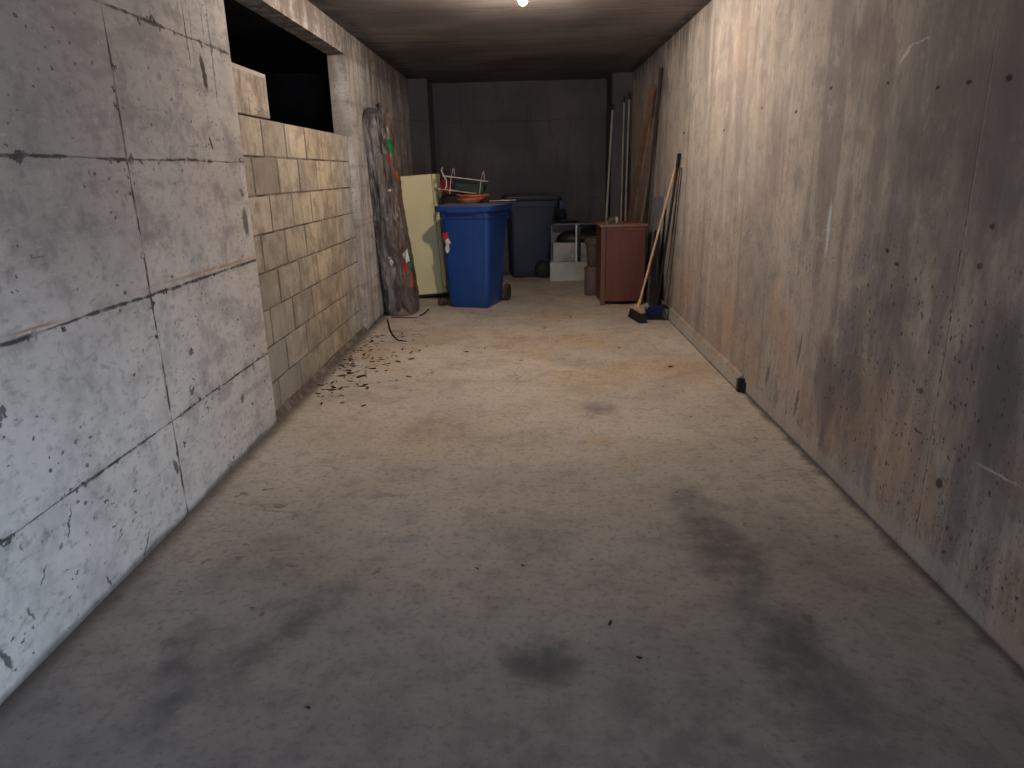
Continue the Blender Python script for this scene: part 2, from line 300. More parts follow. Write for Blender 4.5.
def mat_floor():
    N = NT('floor_concrete'); P = N.coord(); x, y, z = N.xyz(P)
    big = N.noise(P, .75, 5, .6, .4); med = N.noise(P, 2.6, 6, .62, .3); fine = N.noise(P, 38, 5, .7); mot = N.noise(P, 9, 5, .6)
    col = N.mix(N.ramp(big, .35, .65), (.53, .475, .41), (.65, .59, .52))
    col = N.mix(N.ramp(med, .46, .68, 0, .55), col, (.38, .335, .30))
    col = N.mix(N.ramp(med, .46, .3, 0, .5), col, (.62, .575, .51))
    ocr = N.noise(N.vmath('ADD', P, (7.3, 2.1, 0)), 1.5, 5, .6)
    col = N.mix(N.math('MULTIPLY', N.ramp(ocr, .5, .66, 0, .5), N.ramp(y, 2.5, 5.0)), col, (.52, .38, .22))
    # darker, cooler stretch at the entrance end
    ent = N.math('MULTIPLY', N.ramp(N.math('ADD', y, N.math('MULTIPLY', N.math('SUBTRACT', med, .5), 2.2)), 3.6, 1.0), .84)
    nearm = N.ramp(y, 3.8, 2.6, 1.0, .25)
    nz = N.vmath('SUBTRACT', N.noise(P, 3.5, 5, .65, color=True), (.5, .5, .5))
    uvs = N.vmath('ADD', N.comb(x, y), N.scale(nz, (.28, .28, 0)))
    uvj = N.vmath('ADD', N.comb(x, y), N.scale(N.vmath('SUBTRACT', N.noise(P, 16, 4, color=True), (.5, .5, .5)), (.05, .05, 0)))
    col = N.mix(N.marks(uvs, M_FL, .8), col, (.62, .60, .56))
    col = N.mix(N.marks(uvs, M_FO, .8), col, (.56, .36, .14))
    soft = [m for m in M_FD if m[3] > .05]; hard = [m for m in M_FD if m[3] <= .05]
    col = N.mix(N.math('MULTIPLY', N.marks(uvs, soft, .75), N.ramp(mot, .3, .65, .55, .95)), col, (.085, .08, .088))
    col = N.mix(N.marks(uvj, hard, .5), col, (.08, .075, .08))
    col = N.mix(N.ramp(mot, .50, .68, 0, .32), col, (.22, .20, .19))
    col = N.mix(N.math('MULTIPLY', nearm, N.ramp(mot, .45, .3, 0, .3)), col, (.58, .54, .48))
    col = N.mix(ent, col, N.mix(N.ramp(mot, .38, .62), (.19, .183, .188), (.145, .138, .150)))
    col = N.mix(N.ramp(fine, .50, .66, 0, .45), col, (.13, .12, .115))
    col = N.mix(N.math('MULTIPLY', nearm, N.ramp(fine, .42, .28, 0, .3)), col, (.66, .61, .55))
    stain = N.math('MULTIPLY', N.marks(uvs, soft[1:3] + soft[:1] + soft[5:7], .7), N.ramp(mot, .3, .6, .3, .8))
    col = N.mix(stain, col, (.07, .068, .078))
    # swirling trowel marks
    sp = pits(N, P, 9, .20, 1.2, .40, .6); sp = N.math('MAXIMUM', sp, pits(N, P, 34, .2, 2.0, .5, .65))
    col = N.mix(N.math('MULTIPLY', sp, .6), col, (.12, .10, .09))
    # darker floor along both side walls
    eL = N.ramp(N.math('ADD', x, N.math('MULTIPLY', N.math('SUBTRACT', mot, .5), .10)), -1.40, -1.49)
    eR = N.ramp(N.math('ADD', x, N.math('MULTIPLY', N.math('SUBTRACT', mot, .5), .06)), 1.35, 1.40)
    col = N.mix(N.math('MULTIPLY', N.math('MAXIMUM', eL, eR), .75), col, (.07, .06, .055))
    cr = N.n('ShaderNodeTexVoronoi', {'Vector': N.vmath('ADD', P, N.scale(nz, (.35, .35, 0))), 'Scale': .55}, feature='DISTANCE_TO_EDGE')
    crk = N.math('MULTIPLY', N.ramp(cr.outputs['Distance'], .004, .001), N.ramp(N.noise(P, 1.3, 2), .5, .6))
    col = N.mix(N.math('MULTIPLY', crk, .5), col, (.12, .11, .10))
    tw = N.n('ShaderNodeTexWave', {'Vector': N.vmath('ADD', P, N.scale(nz, (.5, .5, 0))), 'Scale': 9.0, 'Distortion': 6.0, 'Detail': 3.0}, wave_type='RINGS', rings_direction='SPHERICAL').outputs['Fac']
    h = N.math('ADD', N.math('ADD', N.math('MULTIPLY', fine, .2), N.math('MULTIPLY', mot, .4)), N.math('MULTIPLY', tw, .05))
    N.bump(h, .35, .01)
    return N.fin(col, N.ramp(med, .3, .7, .62, .82), .3)

def mat_ceiling():
    N = NT('ceiling_concrete'); P = N.coord(); x, y, z = N.xyz(P)
    big = N.noise(P, 1.1, 4); grain = N.noise(N.scale(P, (.5, 6, 1)), 3, 6, .65); fine = N.noise(P, 30, 4)
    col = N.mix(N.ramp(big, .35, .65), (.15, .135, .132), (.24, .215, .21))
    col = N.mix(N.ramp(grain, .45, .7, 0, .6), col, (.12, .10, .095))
    jit = N.math('MULTIPLY', N.math('SUBTRACT', N.noise(P, 4, 3), .5), .02)
    J = None
    for y0 in (4.7, 5.95, 7.2, 8.45, 9.7):
        k = line(N, y, y0, .012, jit); J = k if J is None else N.math('MAXIMUM', J, k)
    col = N.mix(N.math('MULTIPLY', J, .8), col, (.03, .025, .03))
    J2 = line(N, y, 5.97, .012, jit)
    col = N.mix(N.math('MULTIPLY', J2, .4), col, (.42, .36, .32))
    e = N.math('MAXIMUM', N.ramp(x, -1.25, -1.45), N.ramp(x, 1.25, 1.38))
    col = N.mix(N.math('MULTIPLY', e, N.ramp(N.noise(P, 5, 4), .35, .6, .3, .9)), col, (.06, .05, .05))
    N.bump(N.math('ADD', N.math('MULTIPLY', grain, .6), N.math('SUBTRACT', N.math('MULTIPLY', fine, .2), J)), .4, .01)
    return N.fin(col, .9, .2)

def mat_back():
    N = NT('back_wall_concrete'); P = N.coord(); x, y, z = N.xyz(P)
    big = N.noise(P, 1.0, 4); v = N.noise(N.scale(P, (4, 4, .5)), 2, 5); fine = N.noise(P, 25, 4)
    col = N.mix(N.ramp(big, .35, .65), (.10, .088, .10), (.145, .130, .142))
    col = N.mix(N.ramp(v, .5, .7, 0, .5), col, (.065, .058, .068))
    jit = N.math('MULTIPLY', N.math('SUBTRACT', N.noise(P, 4, 3), .5), .02)
    J = N.math('MAXIMUM', line(N, z, 2.07, .012, jit), N.math('MAXIMUM', line(N, z, 1.02, .010, jit), N.math('MAXIMUM', line(N, x, .05, .010, jit), line(N, x, -.75, .008, jit))))
    J = N.math('MULTIPLY', J, N.ramp(N.noise(P, 3, 3), .4, .6, .0, .6))
    col = N.mix(J, col, (.05, .045, .05))
    pt = pits(N, P, 14, .28, 1.2, .42, .6)
    col = N.mix(N.math('MULTIPLY', pt, .4), col, (.06, .055, .06))
    N.bump(N.math('ADD', N.math('MULTIPLY', fine, .3), v), .3, .01)
    return N.fin(col, .9, .2)

def mat_block():
    N = NT('concrete_block'); P = N.coord(); x, y, z = N.xyz(P)
    at = N.n('ShaderNodeAttribute', attribute_name='tint').outputs['Fac']
    big = N.noise(P, 1.6, 4); fine = N.noise(P, 34, 5, .7); v = N.noise(N.scale(P, (1, 5, .8)), 3, 5)
    mot = N.noise(P, 7, 6, .68)
    col = N.mix(at, (.235, .21, .175), (.46, .40, .325))
    ochre = N.math('MULTIPLY', N.ramp(N.math('ADD', y, N.math('MULTIPLY', N.math('SUBTRACT', big, .5), 1.2)), 4.7, 5.2), N.ramp(big, .35, .6, .25, .7))
    col = N.mix(ochre, col, (.53, .43, .29))
    col = N.mix(N.ramp(mot, .47, .60, 0, .65), col, (.20, .17, .14))
    col = N.mix(N.ramp(mot, .44, .3, 0, .4), col, (.60, .54, .45))
    grey = N.ramp(N.math('ADD', y, N.math('MULTIPLY', N.math('SUBTRACT', big, .5), 1.0)), 5.75, 6.1)
    col = N.mix(N.math('MULTIPLY', grey, .85), col, N.mix(N.ramp(mot, .4, .6), (.46, .45, .43), (.31, .30, .285)))
    # the two lowest courses by the corner are damp and greyer
    lw = N.math('MULTIPLY', N.ramp(z, .9, .35), N.ramp(y, 4.8, 4.2))
    col = N.mix(N.math('MULTIPLY', lw, .7), col, (.38, .36, .32))
    col = N.mix(N.ramp(v, .5, .68, 0, .55), col, (.24, .20, .165))
    col = N.mix(N.ramp(fine, .5, .70, 0, .55), col, (.27, .22, .17))
    pt = pits(N, P, 26, .26, 1.5, .42, .6)
    col = N.mix(N.math('MULTIPLY', pt, .7), col, (.12, .09, .07))
    N.bump(N.math('SUBTRACT', N.math('MULTIPLY', fine, .5), pt), .5, .01)
    return N.fin(col, .92, .2)

def mat_mortar():
    N = NT('mortar'); P = N.coord()
    col = N.mix(N.ramp(N.noise(P, 6, 4), .35, .65), (.07, .058, .05), (.26, .22, .18))
    return N.fin(col, .95, .2)

def plain(name, c1, c2=None, scale=6, rough=.6, spec=.4, metal=0, stretch=(1, 1, 1), bump=0.0, alpha=None):
    N = NT(name); P = N.scale(N.coord(), stretch)
    c2 = c2 or tuple(v * .75 for v in c1)
    f = N.noise(P, scale, 5, .6)
    col = N.mix(N.ramp(f, .38, .68), c1, c2)
    if bump: N.bump(f, bump, .01)
    return N.fin(col, rough, spec, metal)

M = dict(
    left=mat_left(), right=mat_right(), floor=mat_floor(), ceil=mat_ceiling(), back=mat_back(), block=mat_block(), mortar=mat_mortar(),
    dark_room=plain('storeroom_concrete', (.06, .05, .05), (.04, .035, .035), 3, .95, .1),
    blue=plain('blue_plastic', (.009, .060, .27), (.007, .046, .215), 2.5, .42, .5),
    bluelid=plain('dusty_blue_plastic', (.014, .075, .31), (.05, .09, .25), 6, .5, .5),
    hub=plain('dark_hub_plastic', (.022, .021, .024), (.032, .03, .03), 8, .6, .3),
    navy=plain('dark_navy_plastic', (.030, .038, .075), (.024, .030, .058), 3, .5, .4),
    navylid=plain('dusty_dark_plastic', (.075, .072, .085), (.05, .05, .062), 5, .6, .35),
    rubber=plain('black_rubber', (.02, .02, .022), None, 8, .8, .3),
    brownrub=plain('dusty_rubber', (.10, .075, .05), (.05, .04, .03), 8, .85, .2),
    cream=plain('pale_yellow_paint', (.88, .79, .47), (.82, .73, .42), 2.2, .45, .45),
    creamd=plain('yellowed_seal', (.50, .45, .27), (.38, .33, .2), 6, .6, .4),
    black=plain('black_plastic', (.012, .012, .014), (.02, .02, .022), 5, .45, .4),
    cabinet=plain('reddish_brown_veneer', (.135, .040, .020), (.095, .028, .015), 3, .45, .4, stretch=(3, 3, .4)),
    cabedge=plain('brown_cabinet_edge', (.17, .075, .042), (.12, .05, .03), 5, .5, .4, stretch=(3, 3, .4)),
    cabtop=plain('dusty_brown_cabinet_top', (.30, .17, .12), (.22, .11, .075), 5, .6, .4),
    dirtgrey=plain('grey_block', (.52, .53, .52), (.42, .43, .42), 5, .95, .2, bump=.4),
    dirtgrey2=plain('rough_grey_block', (.44, .42, .41), (.26, .25, .25), 5, .95, .2, bump=.6),
    tabletop=plain('grey_tabletop', (.13, .115, .12), (.09, .08, .085), 3, .5, .4),
    panelgrey=plain('grey_panel', (.24, .23, .24), (.19, .18, .19), 3, .7, .3),
    chrome=plain('chrome', (.80, .80, .80), (.7, .7, .7), 3, .35, .8, .35),
    terracotta=plain('terracotta', (.80, .27, .12), (.66, .20, .085), 6, .75, .3),
    white=plain('white_paint', (.66, .61, .52), (.48, .42, .34), 9, .5, .4),
    green=plain('dark_green_plastic', (.035, .075, .055), (.022, .045, .035), 6, .6, .3),
    red=plain('red_plastic', (.36, .025, .03), (.20, .02, .025), 6, .45, .5),
    mauve=plain('mauve_brown_clay', (.15, .105, .10), (.10, .07, .07), 5, .8, .2),
    brownpot=plain('brown_pot_plastic', (.10, .075, .070), (.075, .055, .055), 6, .8, .2),
    pole=plain('pale_grey_pole', (.44, .42, .36), (.32, .31, .27), 5, .5, .4),
    wood=plain('brown_wood', (.17, .088, .05), (.11, .055, .032), 4, .7, .3, stretch=(8, 8, .6), bump=.2),
    wood2=plain('dull_brown_wood', (.19, .12, .09), (.13, .08, .06), 4, .75, .3, stretch=(8, 8, .6)),
    wooddark=plain('dark_wood', (.045, .032, .03), (.03, .022, .02), 4, .75, .3, stretch=(8, 8, .6)),
    handle=plain('light_wood', (.62, .43, .25), (.50, .33, .19), 5, .6, .3, stretch=(8, 8, .6)),
    board=plain('blue_grey_board', (.24, .27, .32), (.19, .215, .26), 4, .6, .4),
    bristle=plain('black_bristles', (.018, .018, .022), (.04, .04, .045), 60, .8, .2, stretch=(1, 1, .1), bump=.5),
    panblue=plain('dark_blue_plastic', (.012, .022, .16), (.010, .016, .10), 6, .4, .5),
    rod=plain('dark_rusty_rod', (.075, .055, .045), (.04, .03, .027), 12, .6, .4),
    greyfoot=plain('grey_rubber_foot', (.20, .20, .20), (.13, .13, .13), 8, .8, .3),
    leaf=plain('dry_brown_leaf', (.17, .075, .045), (.09, .042, .026), 20, .8, .2),
    leafd=plain('dark_dry_leaf', (.028, .018, .014), (.05, .03, .02), 20, .8, .2),
    twig=plain('dark_twig', (.035, .022, .016), (.06, .035, .022), 20, .85, .2),
    greenp=plain('green_paper', (.012, .20, .085), None, 6, .6, .4),
    redp=plain('red_paper', (.55, .03, .05), None, 6, .6, .4),
    whitep=plain('white_paper', (.75, .74, .72), None, 6, .6, .4),
    orangep=plain('orange_paper', (.55, .16, .03), None, 6, .6, .4),
    ceramic=plain('white_ceramic', (.7, .68, .62), None, 6, .4, .5),
    brass=plain('brass_lid', (.60, .45, .25), None, 6, .35, .5, .6),
)

def mat_glass():
    N = NT('greenish_glass'); 
    N.b.inputs['Transmission Weight'].default_value = .8
    N.b.inputs['IOR'].default_value = 1.45
    return N.fin(N.mix(N.noise(N.coord(), 4, 2), (.42, .45, .33), (.34, .36, .27)), .12, .5)
M['glass'] = mat_glass()
def mat_dusty(name, c, dust, amt):
    N = NT(name); P = N.coord()
    nz_ = N.xyz(N.n('ShaderNodeNewGeometry').outputs['Normal'])[2]
    f = N.math('MULTIPLY', N.ramp(nz_, .7, .95), N.ramp(N.noise(P, 5, 5, .65), .3, .6, amt * .5, amt))
    return N.fin(N.mix(f, c, dust), N.ramp(f, 0, 1, .42, .85), .45)
M['bluelid'] = mat_dusty('dusty_blue_plastic_lid', (.011, .060, .26), (.17, .165, .185), .75)
M['navylid'] = mat_dusty('dusty_navy_plastic_lid', (.030, .036, .060), (.12, .11, .125), .7)
def mat_stub():
    N = NT('cracked_render'); P = N.coord(); y = N.xyz(P)[1]; z = N.xyz(P)[2]
    m1 = N.noise(P, 4, 6, .7); m2 = N.noise(N.scale(P, (1, 6, 1)), 5, 5, .7)
    col = N.mix(N.ramp(m1, .38, .62), (.50, .43, .36), (.24, .20, .17))
    col = N.mix(N.ramp(m2, .5, .65, 0, .7), col, (.16, .135, .12))
    vo = N.n('ShaderNodeTexVoronoi', {'Vector': N.vmath('ADD', P, N.scale(N.noise(P, 9, 4, color=True), (.10, .10, .10))), 'Scale': 4.2}, feature='DISTANCE_TO_EDGE').outputs['Distance']
    col = N.mix(N.math('MULTIPLY', N.ramp(vo, .012, .003), N.ramp(N.noise(P, 3, 3), .45, .6, .1, .8)), col, (.06, .05, .045))
    col = N.mix(N.ramp(z, 1.955, 1.965), col, (.46, .42, .37))
    N.bump(m1, .5, .02)
    return N.fin(col, .92, .2)
M['stub'] = mat_stub()
M['dirt'] = plain('crumbly_dirty_mortar', (.13, .10, .085), (.26, .215, .18), 14, .95, .1, bump=.6)

def mat_bulb():
    N = NT('lit_bulb')
    N.put(N.b.inputs['Emission Color'], (1.0, .83, .67)); N.b.inputs['Emission Strength'].default_value = BULB_E
    return N.fin((.9, .9, .85), .4)
BULB_E = 2200.0
M['bulb'] = mat_bulb()

def mat_wrap():
    """crinkled see-through film over dark contents, printed bits showing"""
    N = NT('crinkled_wrap'); P = N.coord(); 
    S = N.scale(P, (1, 1, .35))
    S2 = N.scale(P, (1, 1, .16)); a = N.noise(S, 9, 6, .65, .6); b = N.noise(S2, 30, 5, .7, .8); c = N.noise(N.scale(P, (1, 1, .5)), 4, 4)
    col = N.mix(N.ramp(a, .42, .60), (.045, .043, .052), (.20, .175, .165))
    xx = N.xyz(P)[0]
    rt = N.ramp(N.math('ADD', xx, N.math('MULTIPLY', N.math('SUBTRACT', c, .5), .25)), -1.36, -1.26)
    col = N.mix(N.math('MULTIPLY', rt, N.ramp(a, .35, .6, .35, .9)), col, (.20, .135, .105))
    col = N.mix(N.ramp(b, .62, .70, 0, .55), col, (.40, .38, .375))  # glints on the film's creases, painted into the colour as pale streaks
    N.bump(N.math('ADD', a, N.math('MULTIPLY', b, .5)), .9, .03)
    N.b.inputs['Coat Weight'].default_value = .5; N.b.inputs['Coat Roughness'].default_value = .2
    return N.fin(col, .35, .6)
M['wrap'] = mat_wrap()

# ------------------------------------------------------------------ the room
def struct(name, bm, mat, **k): return props(obj(name, bm, mat, **k), kind='structure')

struct('floor', box(B(), XL - .25, XR + .25, YF, YB + .2, -.15, 0), M['floor'])
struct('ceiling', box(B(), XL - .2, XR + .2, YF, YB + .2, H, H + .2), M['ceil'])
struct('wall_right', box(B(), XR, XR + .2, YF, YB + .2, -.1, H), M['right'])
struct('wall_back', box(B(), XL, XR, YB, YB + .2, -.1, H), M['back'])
bm = B()
box(bm, XL - .15, XL, YF, 3.9, -.1, H)
box(bm, XL - .15, XL, 6.42, YB + .2, -.1, H)
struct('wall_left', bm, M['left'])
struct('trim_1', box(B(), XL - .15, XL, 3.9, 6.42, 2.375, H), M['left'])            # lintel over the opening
# short upstand beside the near jamb
bm = box(B(), XL - .15, XL - .035, 3.9, 4.50, 1.735, 1.985)
struct('trim_2', bm, M['stub'], bevel=.008)
# corner piers at the far end
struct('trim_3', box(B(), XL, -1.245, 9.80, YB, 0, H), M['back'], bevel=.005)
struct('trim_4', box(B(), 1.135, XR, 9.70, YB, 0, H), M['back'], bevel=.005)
# low concrete kerb along the right wall
bm = B(); loft(bm, [[(1.355, yy, 0), (XR, yy, 0), (XR, yy, .11), (1.372, yy, .10)] for yy in (4.40, 5.6, 7.0, 8.4, 9.70)])
struct('baseboard_right', bm, M['right'], bevel=.006)
# block infill: every block modelled, mortar bed behind
bm = B(); tint = []
rows, zh = 8, 1.73 / 8
XF = XL - .035
for r in range(rows):
    off = 0.0 if r % 2 else -.21
    yy = 3.9 + off
    while yy < 6.42:
        a, b = max(yy, 3.9), min(yy + .42, 6.42)
        if b - a > .03:
            j = .0015 * random.uniform(-1, 1); n0 = len(bm.faces)
            box(bm, XF - .10, XF + j, a + .010, b - .010, r * zh + .005, (r + 1) * zh - .005)
            tint += [random.random()] * (len(bm.faces) - n0)
        yy += .42
bm.faces.ensure_lookup_table()
me = bpy.data.meshes.new('wall_left_blocks'); bm.to_mesh(me); bm.free()
at = me.attributes.new('tint', 'FLOAT', 'FACE')
for i, t in enumerate(tint): at.data[i].value = t
me.materials.append(M['block'])
wb = bpy.data.objects.new('wall_left_blocks', me); COL.objects.link(wb)
md = wb.modifiers.new('bevel', 'BEVEL'); md.width = .004; md.segments = 2
props(wb, kind='structure')
struct('trim_5', box(B(), XL - .148, XF - .006, 3.9, 6.42, -.05, 1.728), M['mortar'])
# mortar fillet at the foot of the blocks
bm = B(); loops = []
for k in range(161):
    yy = 3.9 + k * 2.52 / 160; w = .036 + .010 * mnoise.noise(Vector((yy * 2, 0, 0))) + .006 * mnoise.noise(Vector((yy * 11, 7, 0))); hh = .045 + .014 * mnoise.noise(Vector((yy * 2.5, 5, 0))) + .008 * mnoise.noise(Vector((yy * 13, 3, 0)))
    loops.append([(XF - .02, yy, -.02), (XF + w, yy, -.02), (XF + w * .95, yy, .004), (XF + .01, yy, hh), (XF - .02, yy, hh)])
loft(bm, loops); struct('trim_6', bm, M['dirt'], smooth=True)
# the unlit storeroom beyond the opening
bm = B()
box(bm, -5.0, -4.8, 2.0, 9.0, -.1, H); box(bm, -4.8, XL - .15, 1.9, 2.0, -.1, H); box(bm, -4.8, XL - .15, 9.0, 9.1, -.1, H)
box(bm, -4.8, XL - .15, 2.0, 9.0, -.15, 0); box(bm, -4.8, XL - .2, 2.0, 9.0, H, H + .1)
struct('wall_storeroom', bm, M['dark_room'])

# black cap on the near end of the kerb
t = thing('kerb_end_bracket', 'small black plastic bracket at near end of the low kerb on right wall', 'bracket', (1.376, 4.372, 0))
bm = B(); box(bm, -.024, .021, -.008, .026, .0, .088); obj('plate', bm, M['black'], t, bevel=.003)
bm = B(); box(bm, .004, .021, -.034, -.008, .0, .075); obj('flange', bm, M['black'], t, bevel=.003)

# ------------------------------------------------------------------ ceiling lamp
lp = thing('ceiling_bulb', 'lit bare bulb hanging in its holder under the ceiling', 'lamp', (.006, 5.11, H))
bm = B(); lathe(bm, [(.045, 0), (.045, -.012), (.03, -.02), (.018, -.022)]); obj('ceiling_rose', bm, M['ceramic'], lp, True)
bm = B(); lathe(bm, [(.018, -.018), (.021, -.03), (.021, -.055), (.016, -.058)]); obj('lamp_holder', bm, M['ceramic'], lp, True)
bm = B(); lathe(bm, [(.0130, -.055), (.0150, -.062), (.024, -.078), (.030, -.095), (.030, -.108), (.024, -.125), (.012, -.135), (.001, -.138)], 16)
obj('bulb', bm, M['bulb'], lp, True)

# ------------------------------------------------------------------ wheelie bins
def wheel_bm(r, w):
    bm = B(); R = Matrix.Rotation(PI / 2, 4, 'Y')
    lathe(bm, [(r * .25, -w / 2), (r * .8, -w / 2), (r * .95, -w * .42), (r, -w * .25), (r, w * .25), (r * .95, w * .42), (r * .8, w / 2), (r * .25, w / 2)], 28, rot=R)
    return bm
def hub_bm(r, w):
    bm = B(); R = Matrix.Rotation(PI / 2, 4, 'Y')
    lathe(bm, [(r * .45, -w * .62), (r * .62, -w * .52), (r * .62, w * .52), (r * .45, w * .62)], 20, rot=R); return bm

def wheelie_bin(name, label, loc, rz, mb, ml, mw, wheel_r=.10, H0=1.0, wy=.262, wx=.262):
    t = thing(name, label, 'wheelie bin', loc, rz)
    bm = B()
    L = []
    for z, w, d, cy, r in ((.0, .44, .47, 0, .045), (.03, .465, .50, 0, .05), (.12, .47, .505, .002, .05), (.30, .485, .53, .012, .05), (.60, .515, .58, .03, .05), (.86, .535, .625, .045, .05), (.90, .54, .64, .05, .05), (.94, .545, .65, .05, .05), (.945, .56, .68, .05, .05), (H0 - .025, .565, .69, .05, .05)):
        L.append(rr(w, d, r, z, 0, cy))
    # notched underside at the rear for the axle
    loft(bm, L)
    obj('body', bm, mb, t, True)
    bm = B()
    zt = H0 - .03
    loft(bm, [rr(.615, .745, .05, zt - .012, 0, .045), rr(.635, .765, .055, zt, 0, .045), rr(.635, .765, .055, zt + .042, 0, .045), rr(.615, .745, .055, zt + .050, 0, .045), rr(.56, .68, .07, zt + .056, 0, .05), rr(.54, .66, .08, zt + .066, 0, .055)])
    obj('lid', bm, ml, t, True)
    bm = B(); box(bm, -.16, .16, -.352, -.325, zt - .02, zt + .012); obj('lid_grip', bm, ml, t, bevel=.006)
    bm = B()
    for s in (-1, 1):
        bm = B(); box(bm, s * .235 - .02, s * .235 + .02, .40, .475, H0 - .16, H0 - .03); obj('handle_mount', bm, mb, t, bevel=.008)
    bm = B(); tube(bm, [(-.27, .468, H0 - .06), (.27, .468, H0 - .06)], .016); obj('handle', bm, mb, t, True)
    for s in (-1, 1):
        w = obj('wheel', wheel_bm(wheel_r, .05), mw, t, True); w.location = (s * wx, wy, wheel_r)
        hb = obj('hub', hub_bm(wheel_r, .05), M['hub'], w, True)
    bm = B(); tube(bm, [(-wx, wy, wheel_r), (wx, wy, wheel_r)], .011); obj('axle', bm, M['rubber'], t, True)
    return t

bb = wheelie_bin('wheelie_bin', 'bright blue plastic wheelie bin with saucers and a wire rack on its lid', (-.560, 7.745, 0), math.radians(-16.6), M['blue'], M['bluelid'], M['brownrub'], .095, 1.055, .275, .270)
# torn sticker on its near left corner
bm = B(); zc = .74
pts = [(-.030, .07), (.012, .075), (.02, .02), (-.002, .0), (-.028, .01)]
def patch(pts, y, th=.002):
    bm = B(); loft(bm, [[(x, y, z) for x, z in pts], [(x, y - th, z) for x, z in pts]]); return bm
o = obj('red_sticker', patch(pts, 0), M['redp'], bb, label='red torn sticker'); o.location = (-.205, -.286, .715); o.scale = (1.35, 1, 1.2)
o = obj('white_sticker', patch([(-.018, .0), (.004, .022), (.028, -.012), (.010, -.030), (.012, -.075), (-.008, -.098), (-.024, -.06), (-.012, -.03)], 0), M['whitep'], bb, label='white torn sticker')
o.location = (-.192, -.290, .715); o.scale = (1.5, 1, 1.35)

wheelie_bin('wheelie_bin', 'dark navy wheelie bin standing side-on against the back wall', (.03, 9.925, 0), math.radians(-84), M['navy'], M['navylid'], M['rubber'], .115, 1.065, .170, .300)

# ------------------------------------------------------------------ things on the blue bin's lid
ZL = 1.094
def at_lid(x, y, z=0):       # from the bin's own axes to the room
    a = math.radians(-16.6)
    return (-.560 + x * math.cos(a) - y * math.sin(a), 7.745 + x * math.sin(a) + y * math.cos(a), z)
def saucer(label, loc, r, tilt):
    bm = B(); prof = [(r * .70, 0), (r * .76, .004), (r * .97, .036), (r, .040), (r * 1.02, .046), (r * .99, .050), (r * .93, .046), (r * .74, .012), (r * .70, .010)]
    lathe(bm, prof, 36)
    o = obj('plant_saucer', bm, M['terracotta'], None, True); o.location = loc; o.rotation_euler = tilt
    return props(o, label, 'saucer', 'terracotta saucers on the blue bin')
saucer('lower of the two stacked terracotta plant saucers on the blue bin', (-.575, 7.74, ZL), .150, (.02, -.03, 0))
saucer('upper terracotta plant saucer, slightly wider, under the white wire rack', (-.560, 7.76, ZL + .036), .172, (.03, .02, .4))

# green box, tipped, inside the rack
t = thing('storage_box', 'dark green plastic box lying inside the white wire rack', 'box', (-.585, 7.80, 1.245)); t.rotation_euler = (0, math.radians(7.5), math.radians(-6))
bm = B(); loft(bm, [rr(.30, .17, .02, -.035), rr(.325, .19, .02, .035)]); obj('body', bm, M['green'], t, True)
bm = B(); loft(bm, [rr(.335, .20, .02, .036), rr(.335, .20, .02, .048)]); obj('lid', bm, M['black'], t, True)
# white wire rack
t = thing('wire_rack', 'tilted white wire rack with hooked uprights on the saucers', 'rack', (-.665, 7.80, 1.300)); t.rotation_euler = (0, math.radians(8.0), math.radians(-6))
R0 = .0036
def wire(name, pts, r=R0): obj(name, (lambda b: (tube(b, pts, r, 8), b)[1])(B()), M['white'], t, True)
for yy in (-.12, .02):
    wire('top_rail', [(-.20, yy, .045), (.27, yy, .045)])
    wire('bottom_rail', [(-.235, yy, -.09), (.17, yy, -.09)])
for xx in (-.105, .215):
    for yy in (-.12,):
        pts = [(xx - .002, yy, -.125), (xx, yy, .06)]
        for k in range(9):
            a = PI - k * PI / 8; pts.append((xx + .012 + .012 * math.cos(a), yy + .02 - .02 * math.cos(a), .115 + .022 * math.sin(a)))
        pts.append((xx + .026, yy + .04, .060))
        wire('hooked_upright', pts)
for xx, zz in ((-.20, .045), (.27, .045), (-.235, -.09), (.17, -.09), (-.03, -.09)):
    wire('cross_wire', [(xx, -.12, zz), (xx, .02, zz)])
wire('end_scroll', [(-.205, -.12, .135), (-.215, -.12, .10), (-.19, -.12, .055), (-.155, -.12, .01), (-.145, -.12, -.04), (-.16, -.12, -.085)], .006)

# small dark red jug behind the rack's left end
t = thing('red_jug', 'small dark red round jug leaning in the left end of the wire rack', 'jug', (-.858, 7.86, 1.262)); t.rotation_euler = (0, -.35, 0)
bm = B(); lathe(bm, [(.03, -.075), (.052, -.055), (.058, -.01), (.048, .035), (.030, .06), (.034, .075), (.028, .075), (.022, .055)], 24); obj('body', bm, M['red'], t, True)
bm = B(); tube(bm, [(.045, 0, .035), (.075, 0, .03), (.085, 0, -.005), (.055, 0, -.04)], .006, 8); obj('handle', bm, M['red'], t, True)
# black hose piece curling up from the lid's left edge under the rack
bm = B()
pts = [(-.885, 7.72, 1.092), (-.895, 7.75, 1.13), (-.88, 7.80, 1.165), (-.82, 7.85, 1.185), (-.74, 7.87, 1.185), (-.67, 7.86, 1.172)]
tube(bm, pts, [.016, .018, .020, .022, .022, .016], 12)
props(obj('black_hose', bm, M['black'], None, True), 'short black curved hose piece on the blue bin lid beside the yellow cabinet', 'hose')
